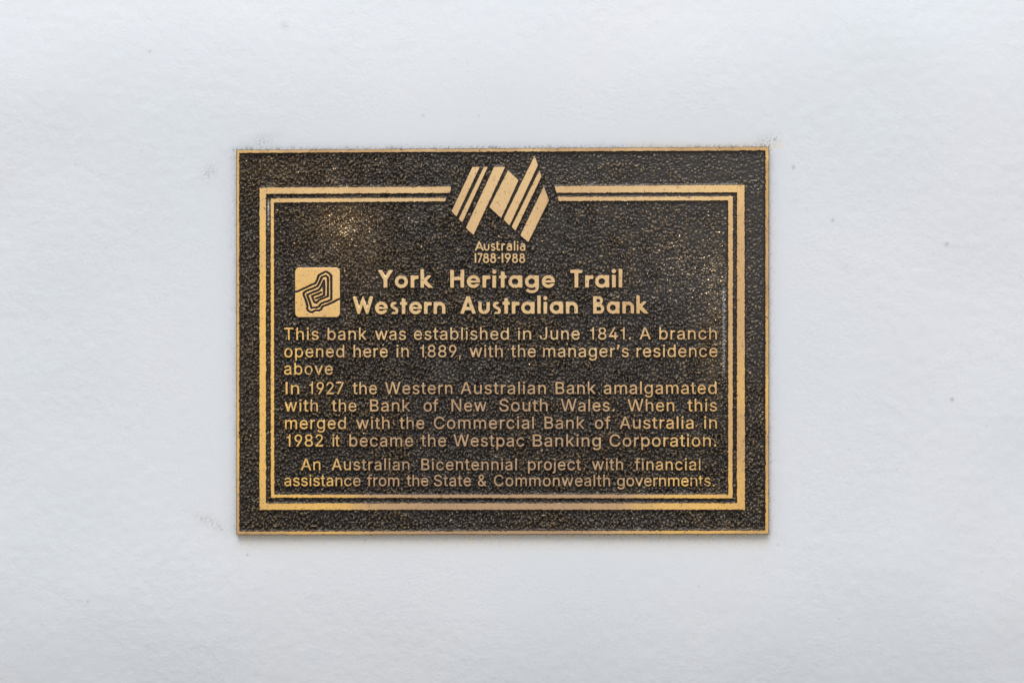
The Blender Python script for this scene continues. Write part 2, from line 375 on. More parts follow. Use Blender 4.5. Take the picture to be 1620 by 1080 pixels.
# map badge: rounded square with the fine grooves of a map outline cut in
def badge():
    Q = lambda L: [P(455+x/11.37, 415+y/11.37) for x, y in L]
    GB = Q([(960, 652), (900, 672), (840, 705), (770, 738), (700, 768), (630, 792), (600, 850), (560, 872), (500, 866), (470, 880), (430, 900), (392, 888), (356, 858), (350, 825), (358, 790), (330, 690), (288, 585), (288, 548), (330, 520), (400, 492), (470, 465), (540, 430), (580, 350), (615, 268), (690, 243), (724, 280), (726, 400), (725, 612), (650, 645), (590, 668), (550, 690), (512, 735), (480, 715), (455, 650), (438, 610), (520, 575), (602, 545)])
    GA = Q([(112, 530), (160, 532), (230, 500), (320, 460), (420, 412), (500, 378), (530, 320), (558, 235), (620, 200), (690, 168), (740, 195), (785, 240), (786, 400), (786, 672), (720, 702), (650, 722), (592, 752), (565, 795), (520, 815), (430, 822), (420, 790), (398, 715), (352, 585), (440, 545), (560, 500), (600, 450), (630, 385), (654, 332), (660, 450), (656, 592), (580, 625), (508, 652)])
    # centre wedge widens
    x0, z1 = P(466.4, 423.4); x1, z0 = P(538.2, 501.7)
    n = 220; m = int(n*(z1-z0)/(x1-x0)); xs = np.linspace(x0, x1, n); zs = np.linspace(z0, z1, m)
    X, Z = np.meshgrid(xs, zs)
    # squircle mapping of the border: pull the grid into the rounded square
    r = 7.2*PX; hx, hz = (x1-x0)/2, (z1-z0)/2; cx, cz = (x0+x1)/2, (z0+z1)/2
    u, v = X-cx, Z-cz
    ex = np.maximum(np.abs(v)-(hz-r), 0); lim = hx-r+np.sqrt(np.maximum(r*r-ex*ex, 1e-12))
    X = cx+u/hx*lim; u = X-cx
    def dist(path):
        D = np.full(X.shape, 1.0)
        for a, b in zip(path[:-1], path[1:]):
            a = np.array(a); b = np.array(b); d = b-a; t = np.clip(((X-a[0])*d[0]+(Z-a[1])*d[1])/(d@d), 0, 1)
            D = np.minimum(D, np.hypot(X-a[0]-t*d[0], Z-a[1]-t*d[1]))
        return D
    j = samp(filt(128, 3, 9, 21), X, Z, .0004)*.00009
    D = np.minimum(dist(GA), dist(GB))+j
    D = np.minimum(D, dist(Q([(640, 400), (655, 470)]))-.0003)
    wd = 1.5*PX
    g = 1-sstep(D, wd*.55, wd*1.35)
    e = np.minimum(lim-np.abs(u), np.minimum(hz-np.abs(v), 1))
    Y = g*.0011+(1-sstep(e, 0, .0003))*.00022
    Y[0, :] = Y[-1, :] = DEPTH; Y[:, 0] = Y[:, -1] = DEPTH
    me = grid_mesh('map_badge', X, Z+OFF.z, Y); me.materials.append(M_REL)
    o = bpy.data.objects.new('map_badge', me); col.objects.link(o); o.parent = plaque
    o['label'] = 'rounded square bronze badge with grooved map outline'
    t = np.linspace(0, math.pi/2, 5); lp = []
    for sx, sz, a0 in ((1, 1, 0), (-1, 1, math.pi/2), (-1, -1, math.pi), (1, -1, 1.5*math.pi)):
        for q in t: lp.append((cx+sx*(hx-r)+r*math.cos(a0+q), cz+sz*(hz-r)+r*math.sin(a0+q)))
    SHAPES.append([lp])
badge()

NBARS = len(SHAPES)
# ---------------------------------------------------------------- lettering
GROT = json.loads(r'''{"&":[880,[[[333,-10],[420,-12],[500,2],[570,29],[640,78],[720,0],[850,0],[720,170],[753,220],[782,290],[797,360],[801,440],[689,440],[672,330],[650,274],[432,520],[540,605],[590,660],[627,730],[636,790],[626,860],[586,930],[520,982],[430,1008],[350,1007],[263,980],[200,930],[168,880],[150,810],[156,720],[198,630],[266,540],[170,464],[120,412],[83,350],[69,290],[77,190],[102,130],[130,90],[180,45],[220,22]],[[320,99],[260,125],[217,170],[193,230],[192,280],[204,320],[230,362],[280,409],[340,452],[573,170],[520,130],[460,104],[380,91]],[[360,611],[305,680],[279,730],[270,770],[272,810],[290,855],[329,890],[370,904],[420,904],[461,890],[495,860],[513,820],[514,780],[507,750],[473,700]]]],",":[369,[[[75,-230],[167,-230],[266,130],[140,140]]]],".":[369,[[[149,0],[190,-9],[220,-3],[250,16],[272,50],[277,80],[270,116],[250,145],[220,165],[180,170],[150,162],[107,120],[98,90],[100,60],[113,30]]]],"1":[700,[[[348,10],[460,0],[470,1000],[380,1000],[364,910],[320,850],[250,815],[150,800],[150,720],[347,710]]]],"2":[891,[[[126,10],[140,0],[760,0],[760,111],[304,120],[630,470],[700,566],[731,630],[749,730],[747,770],[728,840],[670,924],[600,976],[490,1010],[400,1011],[350,1002],[250,956],[199,910],[165,860],[132,760],[130,716],[240,711],[263,790],[300,850],[360,890],[420,902],[510,893],[571,860],[617,800],[630,730],[610,640],[551,550],[130,97]]]],"4":[891,[[[554,10],[670,0],[674,200],[812,210],[810,317],[680,321],[670,624],[555,620],[550,323],[215,330],[610,1000],[490,1000],[80,314],[78,210],[550,206]]]],"7":[891,[[[196,10],[210,0],[320,0],[767,880],[768,990],[130,1000],[122,900],[632,880]]]],"8":[891,[[[390,-10],[450,-13],[540,-4],[620,21],[660,43],[697,70],[743,120],[773,180],[785,230],[780,330],[746,410],[690,474],[602,520],[650,551],[685,580],[730,648],[748,710],[750,750],[747,790],[729,850],[690,911],[634,960],[570,992],[490,1011],[360,1005],[254,960],[200,914],[176,880],[148,820],[141,780],[147,680],[179,610],[230,557],[300,520],[250,505],[200,475],[140,405],[115,350],[104,300],[105,230],[113,190],[147,120],[200,64],[270,21]],[[400,100],[310,128],[253,180],[229,250],[236,330],[270,391],[310,425],[350,445],[440,462],[530,449],[599,410],[640,360],[660,300],[654,220],[620,161],[564,120],[500,101]],[[420,570],[349,590],[310,618],[284,650],[263,720],[269,790],[287,830],[310,857],[370,893],[450,904],[520,893],[575,860],[608,820],[626,760],[622,690],[590,631],[540,591],[490,573]]]],"9":[891,[[[263,10],[390,0],[658,390],[715,490],[746,570],[762,650],[762,730],[752,780],[725,850],[700,890],[641,950],[580,986],[530,1003],[490,1011],[400,1011],[350,1001],[280,972],[240,944],[188,890],[162,850],[135,780],[125,690],[135,600],[163,530],[210,466],[270,421],[350,391],[450,383],[530,407]],[[420,480],[340,508],[285,560],[254,630],[248,720],[272,800],[320,861],[390,898],[470,903],[550,876],[600,828],[636,750],[642,660],[618,580],[570,521],[500,485]]]],"A":[943,[[[36,10],[160,0],[261,270],[280,279],[670,279],[780,0],[900,0],[540,1000],[400,1000]],[[310,392],[470,898],[545,650],[634,400],[620,391]]]],"B":[897,[[[118,10],[130,0],[490,0],[590,9],[640,21],[710,53],[765,100],[786,130],[819,230],[819,310],[804,370],[778,420],[731,470],[690,496],[627,520],[700,562],[750,612],[777,680],[780,770],[762,840],[735,890],[700,928],[650,962],[610,980],[520,998],[120,1000]],[[250,113],[250,454],[490,454],[550,447],[620,417],[673,360],[696,300],[696,240],[670,180],[620,138],[530,115]],[[250,562],[250,887],[520,884],[590,861],[634,820],[658,760],[658,700],[633,640],[590,596],[550,575],[500,563]]]],"C":[1003,[[[467,-10],[560,-12],[630,-2],[700,21],[770,59],[820,100],[880,177],[910,240],[928,310],[810,315],[762,220],[704,160],[640,124],[550,105],[440,116],[361,150],[294,210],[248,280],[225,340],[206,440],[206,560],[215,620],[227,670],[270,758],[322,820],[361,850],[400,871],[480,893],[550,895],[620,883],[680,857],[739,810],[774,760],[810,685],[928,690],[897,790],[862,850],[820,900],[730,965],[670,991],[600,1008],[470,1010],[400,997],[300,954],[250,917],[201,870],[136,770],[111,710],[84,580],[79,490],[95,350],[136,230],[170,170],[241,90],[294,50],[353,20]]]],"I":[330,[[[100,10],[110,0],[220,0],[228,990],[104,1000]]]],"J":[779,[[[317,-10],[430,-8],[530,28],[580,67],[608,100],[640,160],[656,220],[661,290],[660,1000],[540,1000],[534,280],[523,210],[490,150],[460,124],[400,101],[330,101],[290,112],[240,146],[215,180],[196,240],[190,340],[70,340],[70,220],[86,160],[111,110],[150,63],[194,30],[250,4]]]],"N":[1029,[[[118,10],[130,0],[240,0],[240,838],[397,570],[760,0],[910,0],[910,1000],[790,1000],[790,156],[789,170],[687,340],[270,997],[120,1000]]]],"S":[878,[[[346,-10],[500,-14],[590,3],[640,23],[710,69],[756,120],[779,160],[799,230],[801,300],[788,360],[762,410],[720,455],[660,496],[610,519],[390,584],[320,612],[260,653],[235,690],[228,760],[240,800],[260,830],[290,858],[329,880],[410,900],[520,892],[590,862],[642,810],[670,743],[780,743],[777,810],[761,850],[718,910],[650,963],[540,1005],[400,1011],[350,1004],[270,979],[200,935],[150,884],[124,840],[106,780],[107,680],[136,610],[170,567],[210,536],[300,490],[586,400],[650,355],[675,310],[679,270],[673,230],[638,170],[560,117],[470,98],[380,101],[330,114],[280,139],[230,190],[200,268],[80,267],[80,230],[93,180],[150,88],[181,60],[247,20]]]],"T":[882,[[[379,10],[390,0],[500,0],[505,880],[520,888],[817,890],[819,990],[70,1000],[62,900],[70,888],[370,888]]]],"W":[1349,[[[302,10],[320,0],[450,0],[626,640],[670,836],[680,822],[706,700],[892,10],[1040,0],[1313,990],[1190,1000],[1021,360],[970,132],[749,990],[610,1000],[439,380],[380,121],[327,360],[165,990],[40,1000]]]],"a":[765,[[[248,-10],[340,-16],[420,1],[480,35],[540,98],[550,0],[660,0],[662,490],[655,570],[634,630],[600,677],[542,720],[490,741],[420,753],[350,755],[230,727],[180,700],[134,660],[84,580],[190,540],[230,590],[280,628],[330,645],[400,649],[450,642],[490,621],[519,590],[534,560],[542,500],[538,480],[520,462],[480,448],[320,428],[200,401],[130,365],[77,300],[62,250],[60,210],[67,150],[82,110],[110,66],[137,40],[190,8]],[[320,90],[240,110],[200,143],[186,170],[181,210],[185,240],[200,270],[230,296],[280,317],[470,348],[540,372],[540,250],[530,210],[509,170],[471,130],[430,107]]]],"b":[834,[[[389,-10],[490,-13],[580,12],[650,58],[701,120],[744,210],[764,310],[765,430],[744,530],[702,620],[650,682],[580,728],[500,752],[420,754],[340,734],[290,700],[230,633],[220,1000],[110,1000],[103,10],[210,0],[220,110],[300,33],[340,7]],[[380,99],[340,114],[300,144],[249,220],[223,330],[228,450],[260,547],[314,610],[370,640],[470,645],[520,630],[550,612],[609,540],[640,440],[645,370],[639,300],[607,200],[589,170],[550,130],[500,102],[470,95]]]],"c":[778,[[[343,-10],[410,-16],[480,-9],[580,28],[636,70],[670,109],[712,200],[600,229],[570,170],[520,121],[470,99],[400,92],[340,101],[286,130],[246,170],[213,230],[195,300],[189,360],[202,470],[240,560],[280,605],[310,626],[380,646],[430,648],[480,637],[550,594],[600,516],[700,541],[670,630],[620,684],[560,723],[480,749],[360,753],[272,730],[230,707],[190,678],[132,610],[92,530],[79,480],[67,370],[70,310],[89,220],[110,168],[160,91],[200,54],[270,11]]]],"d":[834,[[[325,-10],[420,-14],[490,4],[550,47],[610,115],[620,0],[730,0],[730,1000],[620,1000],[600,632],[550,695],[490,736],[420,754],[340,753],[260,730],[190,686],[150,644],[106,570],[77,480],[67,370],[77,260],[106,170],[150,96],[190,54],[259,10]],[[350,98],[310,113],[262,150],[213,230],[191,330],[196,450],[225,540],[282,610],[310,628],[360,644],[440,645],[490,630],[520,611],[579,540],[607,450],[613,370],[608,300],[577,200],[559,170],[520,131],[490,111],[440,95]]]],"e":[794,[[[348,-10],[460,-14],[520,-3],[580,20],[661,80],[691,120],[714,170],[600,204],[567,150],[520,113],[460,94],[390,92],[350,99],[290,126],[250,160],[217,210],[197,270],[190,334],[720,333],[722,480],[703,550],[669,620],[630,668],[580,708],[520,736],[460,751],[350,752],[270,729],[220,702],[162,650],[132,610],[93,530],[77,470],[67,370],[70,310],[89,220],[113,160],[160,91],[200,54],[270,12]],[[190,438],[210,520],[250,583],[314,630],[400,649],[490,632],[540,597],[584,530],[606,440]]]],"f":[499,[[[158,10],[170,0],[270,0],[278,640],[440,643],[448,740],[280,745],[285,870],[300,900],[340,926],[390,932],[440,923],[468,1020],[400,1040],[340,1040],[290,1029],[240,1006],[192,960],[167,910],[159,870],[157,750],[20,746],[13,650],[156,640]]]],"g":[836,[[[325,-290],[450,-294],[570,-267],[610,-248],[660,-209],[709,-140],[728,-70],[732,-20],[730,743],[620,746],[600,635],[550,697],[480,741],[390,756],[300,744],[223,710],[184,680],[130,616],[93,540],[70,430],[67,370],[77,270],[112,170],[153,110],[190,74],[225,50],[300,20],[380,9],[420,12],[470,20],[520,45],[553,70],[593,120],[612,130],[612,-10],[600,-85],[580,-122],[530,-163],[450,-189],[340,-185],[262,-150],[200,-81],[101,-140],[140,-194],[190,-238],[240,-265]],[[360,120],[285,150],[250,182],[224,220],[194,310],[189,380],[195,450],[225,540],[283,610],[310,628],[360,644],[440,645],[490,631],[520,613],[574,550],[609,450],[612,330],[591,240],[540,165],[470,125]]]],"h":[806,[[[103,10],[220,0],[223,450],[236,530],[260,574],[300,614],[340,635],[410,647],[450,644],[510,621],[540,594],[571,540],[582,460],[582,10],[600,0],[700,0],[700,510],[694,560],[670,630],[630,686],[580,724],[520,747],[450,756],[370,745],[330,730],[270,687],[230,630],[223,650],[220,1000],[110,1000]]]],"i":[328,[[[103,10],[120,0],[220,0],[223,740],[210,746],[110,746]],[[125,880],[160,871],[190,874],[210,883],[237,910],[247,940],[246,970],[237,990],[210,1017],[180,1028],[150,1028],[120,1017],[93,990],[82,960],[84,930],[93,910]]]],"j":[328,[[[-15,-280],[80,-272],[148,-240],[199,-180],[218,-120],[220,744],[110,746],[102,-80],[92,-120],[70,-150],[30,-168],[-10,-170]],[[124,880],[160,870],[190,874],[210,883],[236,910],[247,940],[245,970],[236,990],[210,1017],[180,1028],[140,1026],[120,1018],[92,990],[82,960],[83,930],[100,900]]]],"k":[748,[[[103,10],[220,0],[222,270],[300,347],[580,0],[720,0],[397,420],[702,740],[560,746],[230,416],[223,430],[220,1000],[110,1000]]]],"l":[320,[[[100,10],[110,0],[220,0],[220,1000],[104,1000]]]],"m":[1199,[[[103,10],[220,0],[229,520],[248,570],[290,617],[340,642],[390,650],[450,640],[480,624],[516,590],[536,540],[540,0],[650,0],[664,530],[685,580],[720,618],[760,639],[820,650],[880,641],[930,614],[951,590],[971,540],[974,10],[1090,0],[1095,510],[1087,580],[1060,650],[1020,700],[970,734],[920,752],[830,758],[770,745],[720,722],[678,690],[620,619],[589,680],[540,729],[500,749],[430,759],[360,748],[310,723],[260,680],[230,632],[221,650],[220,740],[110,746],[103,730]]]],"n":[805,[[[103,10],[220,0],[223,450],[236,530],[260,574],[300,614],[340,635],[410,647],[450,644],[510,621],[540,594],[571,540],[582,460],[582,10],[700,0],[700,520],[686,590],[669,630],[635,680],[602,710],[550,738],[490,753],[440,755],[370,745],[330,730],[274,690],[220,614],[219,740],[110,746]]]],"o":[816,[[[343,-10],[410,-16],[500,-5],[550,13],[620,57],[678,120],[707,170],[727,220],[746,310],[749,370],[737,480],[724,530],[685,610],[650,654],[590,705],[540,731],[460,752],[400,756],[310,743],[270,729],[200,686],[160,648],[115,580],[77,470],[67,370],[70,310],[90,216],[114,160],[160,91],[200,54],[270,11]],[[350,99],[310,114],[263,150],[213,230],[191,330],[195,440],[228,540],[286,610],[318,630],[370,646],[450,645],[500,629],[530,611],[590,538],[622,440],[628,370],[622,300],[589,200],[531,130],[500,111],[450,95]]]],"p":[834,[[[108,-280],[221,-280],[235,100],[300,34],[360,-2],[420,-15],[500,-12],[580,12],[650,58],[701,120],[729,170],[757,260],[765,320],[765,430],[747,520],[724,580],[680,650],[640,690],[580,728],[490,753],[420,754],[360,743],[290,700],[230,628],[220,740],[110,746]],[[380,99],[340,114],[300,144],[249,220],[223,330],[228,450],[260,547],[314,610],[370,640],[470,645],[520,630],[550,612],[609,540],[640,440],[645,370],[639,300],[607,200],[589,170],[550,130],[500,102],[470,95]]]],"r":[509,[[[103,10],[120,0],[220,0],[223,460],[239,540],[274,590],[330,626],[380,639],[478,640],[479,740],[470,755],[390,754],[330,738],[273,700],[220,636],[219,740],[110,746]]]],"s":[717,[[[286,-10],[400,-14],[470,-1],[520,18],[595,70],[630,120],[647,170],[651,210],[639,280],[607,330],[580,355],[500,398],[280,457],[242,480],[220,510],[215,560],[233,600],[280,635],[340,652],[400,652],[460,632],[496,600],[530,546],[633,570],[618,620],[570,686],[503,730],[440,750],[370,756],[300,750],[200,715],[153,680],[127,650],[94,570],[94,510],[103,470],[125,430],[170,385],[250,347],[460,291],[500,266],[522,230],[524,180],[500,139],[459,110],[390,91],[320,92],[250,115],[210,152],[180,208],[72,180],[92,120],[140,55],[214,10]]]],"t":[447,[[[263,0],[360,-7],[406,0],[418,10],[397,100],[320,99],[280,111],[257,140],[248,190],[246,640],[400,647],[401,740],[250,745],[248,920],[140,926],[127,750],[20,746],[13,650],[126,640],[131,140],[142,100],[180,43],[210,20]]]],"u":[806,[[[281,0],[360,-10],[400,-7],[470,13],[536,60],[580,123],[590,0],[700,0],[700,743],[590,746],[582,300],[576,240],[550,179],[510,135],[450,106],[400,99],[330,109],[290,129],[252,170],[234,210],[223,290],[223,740],[210,746],[110,746],[103,270],[113,180],[139,110],[175,60],[228,20]]]],"v":[765,[[[315,10],[330,0],[440,0],[724,730],[720,746],[610,746],[597,740],[380,123],[337,270],[168,740],[50,746],[36,740]]]],"w":[1115,[[[267,10],[390,0],[560,598],[721,10],[840,0],[1068,740],[950,746],[830,340],[780,130],[711,420],[620,745],[500,746],[340,158],[173,740],[160,746],[50,745]]]],"\u2019":[348,[[[103,630],[194,630],[294,990],[160,1000]]]]}''')
GEO = json.loads(r'''{"Y":[860,[[[310,10],[320,0],[520,0],[530,10],[530,450],[834,990],[590,1000],[420,660],[250,1000],[10,1000],[310,450]]]],"o":[800,[[[285,-10],[360,-20],[430,-15],[500,4],[560,33],[620,79],[665,130],[700,190],[725,260],[735,330],[731,400],[713,470],[679,540],[631,600],[580,644],[520,678],[450,701],[380,710],[310,705],[240,686],[180,657],[120,611],[75,560],[40,500],[15,430],[5,360],[9,290],[27,220],[55,160],[99,100],[150,54],[210,17]],[[370,180],[310,191],[252,230],[218,280],[205,340],[214,400],[252,460],[310,499],[370,510],[430,499],[488,460],[522,410],[535,350],[526,290],[488,230],[430,191]]]],"r":[470,[[[0,10],[10,0],[210,0],[215,350],[223,420],[240,452],[280,477],[440,485],[449,580],[438,660],[430,685],[270,678],[220,668],[210,690],[10,690],[0,680]]]],"k":[700,[[[0,10],[10,0],[200,0],[205,230],[440,0],[720,0],[355,410],[620,680],[390,690],[240,540],[220,554],[206,550],[205,1040],[10,1050],[0,1040]]]],"H":[830,[[[0,10],[10,0],[210,0],[215,410],[550,420],[550,10],[560,0],[760,0],[765,990],[560,1000],[550,990],[550,600],[220,600],[215,990],[10,1000],[0,990]]]],"e":[770,[[[317,-20],[380,-22],[440,-14],[500,5],[550,30],[600,67],[643,110],[678,160],[705,220],[490,225],[420,183],[380,174],[340,174],[290,187],[220,230],[200,280],[710,285],[725,300],[727,370],[715,440],[688,510],[650,571],[600,623],[540,665],[470,696],[400,710],[330,711],[260,699],[190,671],[130,632],[80,583],[40,526],[11,460],[-5,390],[-7,320],[5,250],[32,180],[69,120],[120,67],[180,25],[240,-2]],[[200,400],[220,446],[260,486],[310,510],[360,518],[410,510],[460,486],[500,446],[520,400]]]],"i":[290,[[[0,10],[10,0],[210,0],[215,680],[10,690],[0,680]],[[73,780],[120,776],[170,792],[210,829],[229,870],[231,920],[217,960],[182,1000],[140,1021],[90,1024],[50,1011],[11,980],[-11,940],[-17,890],[-2,840],[30,802]]]],"t":[450,[[[100,10],[110,0],[310,0],[315,510],[410,520],[420,530],[420,680],[410,690],[320,690],[315,890],[110,900],[100,890],[100,690],[10,690],[0,680],[0,530],[10,520],[100,520]]]],"a":[830,[[[270,-10],[340,-20],[410,-16],[480,2],[540,30],[550,10],[560,0],[750,0],[755,680],[560,690],[550,680],[550,660],[480,688],[410,706],[340,710],[280,702],[210,680],[150,647],[100,606],[53,550],[12,470],[-8,380],[-6,290],[16,210],[60,130],[115,70],[190,19]],[[300,189],[247,220],[208,270],[191,330],[199,400],[230,453],[280,492],[340,509],[410,501],[463,470],[502,420],[519,360],[511,290],[480,237],[430,198],[370,181]]]],"g":[830,[[[293,-310],[360,-315],[420,-311],[510,-291],[560,-271],[630,-228],[670,-192],[720,-115],[735,-70],[740,-20],[755,-10],[755,680],[560,690],[550,680],[550,660],[470,691],[400,707],[330,709],[260,697],[189,670],[120,624],[68,570],[25,500],[5,450],[-7,390],[-10,330],[-2,270],[16,210],[40,161],[70,117],[110,74],[160,36],[210,10],[260,-7],[320,-18],[380,-19],[430,-12],[550,30],[550,-10],[569,-30],[557,-60],[517,-100],[460,-129],[370,-144],[290,-137],[210,-105],[160,-57],[130,-72],[90,-110],[33,-150],[48,-190],[121,-250],[210,-291]],[[300,189],[247,220],[208,270],[191,330],[199,400],[230,453],[280,492],[340,509],[410,501],[463,470],[502,420],[519,360],[511,290],[480,237],[430,198],[370,181]]]],"T":[720,[[[220,10],[230,0],[430,0],[435,800],[650,810],[655,990],[10,1000],[0,990],[0,820],[10,810],[220,810]]]],"l":[290,[[[0,10],[10,0],[200,0],[205,1040],[10,1050],[0,1040]]]],"W":[1200,[[[277,10],[420,0],[590,520],[760,0],[900,0],[1177,990],[960,1000],[810,420],[620,1000],[560,1000],[370,420],[220,1000],[10,1000]]]],"s":[500,[[[78,0],[90,-10],[400,-10],[440,32],[464,70],[478,110],[487,170],[483,220],[468,270],[439,320],[390,369],[210,475],[200,490],[200,511],[220,533],[250,533],[280,514],[403,630],[370,664],[310,698],[170,700],[130,684],[75,640],[48,600],[32,560],[23,500],[29,450],[60,381],[100,338],[290,224],[307,200],[311,180],[310,160],[300,138],[282,120],[260,110],[220,113],[190,135],[71,20]]]],"n":[740,[[[0,10],[10,0],[200,0],[210,10],[210,290],[221,390],[240,430],[270,460],[310,480],[350,484],[390,476],[430,453],[457,420],[469,390],[475,350],[475,10],[680,0],[681,410],[665,470],[642,520],[580,600],[530,640],[480,667],[430,684],[380,693],[310,693],[210,670],[200,690],[10,690],[0,680]]]],"u":[740,[[[282,-10],[370,-13],[420,-4],[470,13],[520,41],[560,72],[600,115],[629,160],[654,220],[670,310],[670,680],[660,690],[470,690],[460,680],[460,330],[456,290],[444,260],[420,229],[380,204],[340,196],[300,201],[270,214],[240,240],[217,280],[210,330],[210,680],[200,690],[10,690],[0,680],[0,320],[6,260],[20,206],[66,120],[112,70],[151,40],[200,13]]]],"A":[950,[[[4,10],[220,0],[290,200],[620,200],[690,0],[900,0],[559,990],[360,1000]],[[350,370],[450,685],[562,380]]]],"B":[720,[[[0,10],[10,0],[450,1],[510,27],[557,60],[600,107],[631,160],[647,210],[655,270],[650,330],[635,380],[610,429],[578,470],[540,504],[482,540],[532,590],[570,660],[585,730],[577,810],[558,860],[524,910],[480,951],[430,980],[390,993],[340,1000],[10,1000],[0,990]],[[210,170],[210,380],[380,378],[420,361],[449,330],[464,290],[462,250],[449,220],[420,189],[370,170]],[[210,660],[210,830],[340,829],[370,817],[390,800],[406,770],[410,740],[402,710],[380,680],[340,661]]]]}''')
AVA = json.loads(r'''{"A":[800,[[[51,0],[80,-5],[109,0],[149,30],[230,220],[620,226],[705,40],[730,11],[760,-3],[800,-3],[840,20],[860,50],[865,80],[860,110],[500,930],[480,960],[450,980],[420,985],[390,980],[360,960],[345,940],[0,110],[-5,80],[0,50],[20,20]],[[300,377],[420,678],[430,666],[555,380]]]],"u":[620,[[[260,0],[350,-2],[404,10],[460,35],[510,70],[548,110],[590,180],[609,240],[615,300],[615,620],[610,650],[599,670],[560,700],[530,705],[500,700],[470,680],[450,650],[445,620],[441,270],[420,223],[400,200],[360,176],[320,166],[270,172],[220,200],[200,223],[179,270],[175,620],[160,668],[120,700],[80,704],[40,689],[10,650],[5,620],[5,300],[11,240],[30,180],[64,120],[110,70],[170,30],[216,10]]]],"s":[520,[[[204,-10],[250,-20],[310,-17],[387,10],[440,50],[472,90],[505,170],[510,230],[500,290],[458,370],[418,410],[366,440],[220,479],[205,490],[195,510],[192,530],[200,561],[220,585],[240,595],[280,595],[340,554],[370,546],[400,550],[420,559],[447,590],[455,640],[435,680],[380,727],[310,755],[250,761],[190,749],[120,713],[69,660],[35,580],[29,520],[40,460],[80,386],[140,334],[310,287],[330,270],[345,240],[347,210],[337,180],[319,160],[290,145],[260,143],[240,148],[180,198],[150,208],[102,200],[70,170],[61,150],[59,120],[74,80],[122,30],[173,0]]]],"t":[420,[[[215,10],[290,7],[344,20],[380,45],[397,80],[394,130],[370,164],[330,183],[260,176],[230,182],[198,210],[185,250],[187,610],[280,612],[310,619],[341,650],[347,690],[330,726],[300,745],[187,750],[185,880],[180,910],[160,940],[140,955],[90,964],[50,949],[20,910],[15,880],[15,740],[-7,690],[-5,660],[15,620],[19,210],[41,140],[66,100],[94,70],[140,36]]]],"r":[460,[[[71,0],[110,-4],[140,5],[169,30],[183,60],[185,450],[205,510],[230,540],[260,560],[300,573],[360,572],[390,578],[420,598],[435,620],[443,650],[436,690],[420,715],[390,735],[330,745],[280,742],[230,731],[170,708],[130,740],[90,744],[50,729],[20,690],[15,660],[16,70],[31,30]]]],"a":[660,[[[237,-10],[290,-15],[340,-11],[390,3],[430,22],[480,-3],[520,-3],[560,20],[575,40],[584,70],[585,500],[579,560],[563,610],[530,668],[490,712],[450,742],[410,762],[340,782],[280,784],[230,776],[160,748],[119,720],[100,699],[88,670],[90,630],[115,590],[160,569],[200,573],[270,610],[310,614],[340,607],[381,580],[410,530],[340,551],[280,555],[210,544],[153,520],[97,480],[54,430],[23,370],[8,310],[5,260],[11,210],[27,160],[54,110],[87,70],[130,34],[180,7]],[[260,159],[220,179],[192,210],[177,250],[179,300],[199,340],[230,368],[270,383],[320,381],[360,361],[388,330],[403,290],[401,240],[381,200],[350,172],[310,157]]]],"l":[240,[[[71,0],[110,-4],[150,11],[175,40],[185,80],[184,960],[175,990],[160,1010],[130,1030],[100,1035],[70,1030],[40,1010],[20,980],[15,950],[15,80],[20,50],[31,30]]]],"i":[240,[[[71,0],[110,-4],[150,11],[175,40],[185,80],[184,610],[175,640],[160,660],[130,680],[100,685],[70,680],[40,660],[20,630],[15,600],[16,70],[31,30]],[[59,800],[90,791],[130,795],[160,813],[181,840],[189,870],[185,910],[167,940],[140,961],[110,969],[70,965],[40,947],[20,921],[11,890],[12,860],[25,830]]]],"1":[270,[[[95,-10],[140,-11],[180,8],[204,40],[213,80],[213,930],[204,960],[182,990],[150,1009],[120,1013],[80,1004],[50,982],[31,950],[27,920],[27,70],[48,20]]]],"7":[460,[[[91,0],[130,-4],[160,5],[189,30],[203,60],[503,880],[504,910],[495,940],[480,960],[450,980],[420,985],[40,980],[0,963],[-25,930],[-31,900],[-25,870],[-4,840],[20,825],[50,819],[290,819],[37,100],[36,70],[45,40],[60,20]]]],"8":[660,[[[241,-20],[310,-30],[380,-24],[450,-2],[507,30],[560,78],[597,130],[624,190],[639,260],[636,340],[617,410],[580,477],[520,540],[556,610],[577,680],[578,750],[560,820],[525,880],[480,925],[420,960],[350,978],[270,975],[200,951],[140,908],[89,840],[65,770],[62,690],[80,620],[123,550],[70,490],[40,445],[16,390],[3,330],[1,270],[8,220],[28,160],[55,110],[90,68],[133,30],[185,0]],[[320,140],[266,150],[218,180],[183,230],[170,290],[180,344],[210,392],[260,427],[320,440],[374,430],[422,400],[457,350],[470,290],[460,236],[430,188],[380,153]],[[320,630],[290,635],[260,653],[239,680],[230,720],[235,750],[253,780],[280,801],[320,810],[360,801],[387,780],[405,750],[410,720],[405,690],[387,660],[360,639]]]],"9":[660,[[[211,0],[240,-5],[270,0],[310,32],[605,540],[631,630],[635,690],[627,750],[607,810],[578,860],[540,905],[490,945],[430,975],[370,991],[310,995],[250,987],[190,967],[140,938],[95,900],[55,850],[25,790],[9,730],[6,660],[15,600],[38,540],[77,480],[120,437],[170,403],[220,381],[304,360],[157,100],[156,70],[165,40],[180,20]],[[290,538],[240,559],[199,600],[178,650],[178,710],[199,760],[240,801],[290,822],[350,822],[400,801],[440,761],[462,710],[464,660],[447,610],[410,566],[360,541]]]],"-":[360,[[[89,420],[260,419],[290,425],[314,440],[335,470],[341,500],[335,530],[310,563],[270,580],[100,581],[70,575],[46,560],[30,540],[22,520],[20,490],[40,446]]]]}''')
MESHES = {}
LET = np.random.default_rng(77)
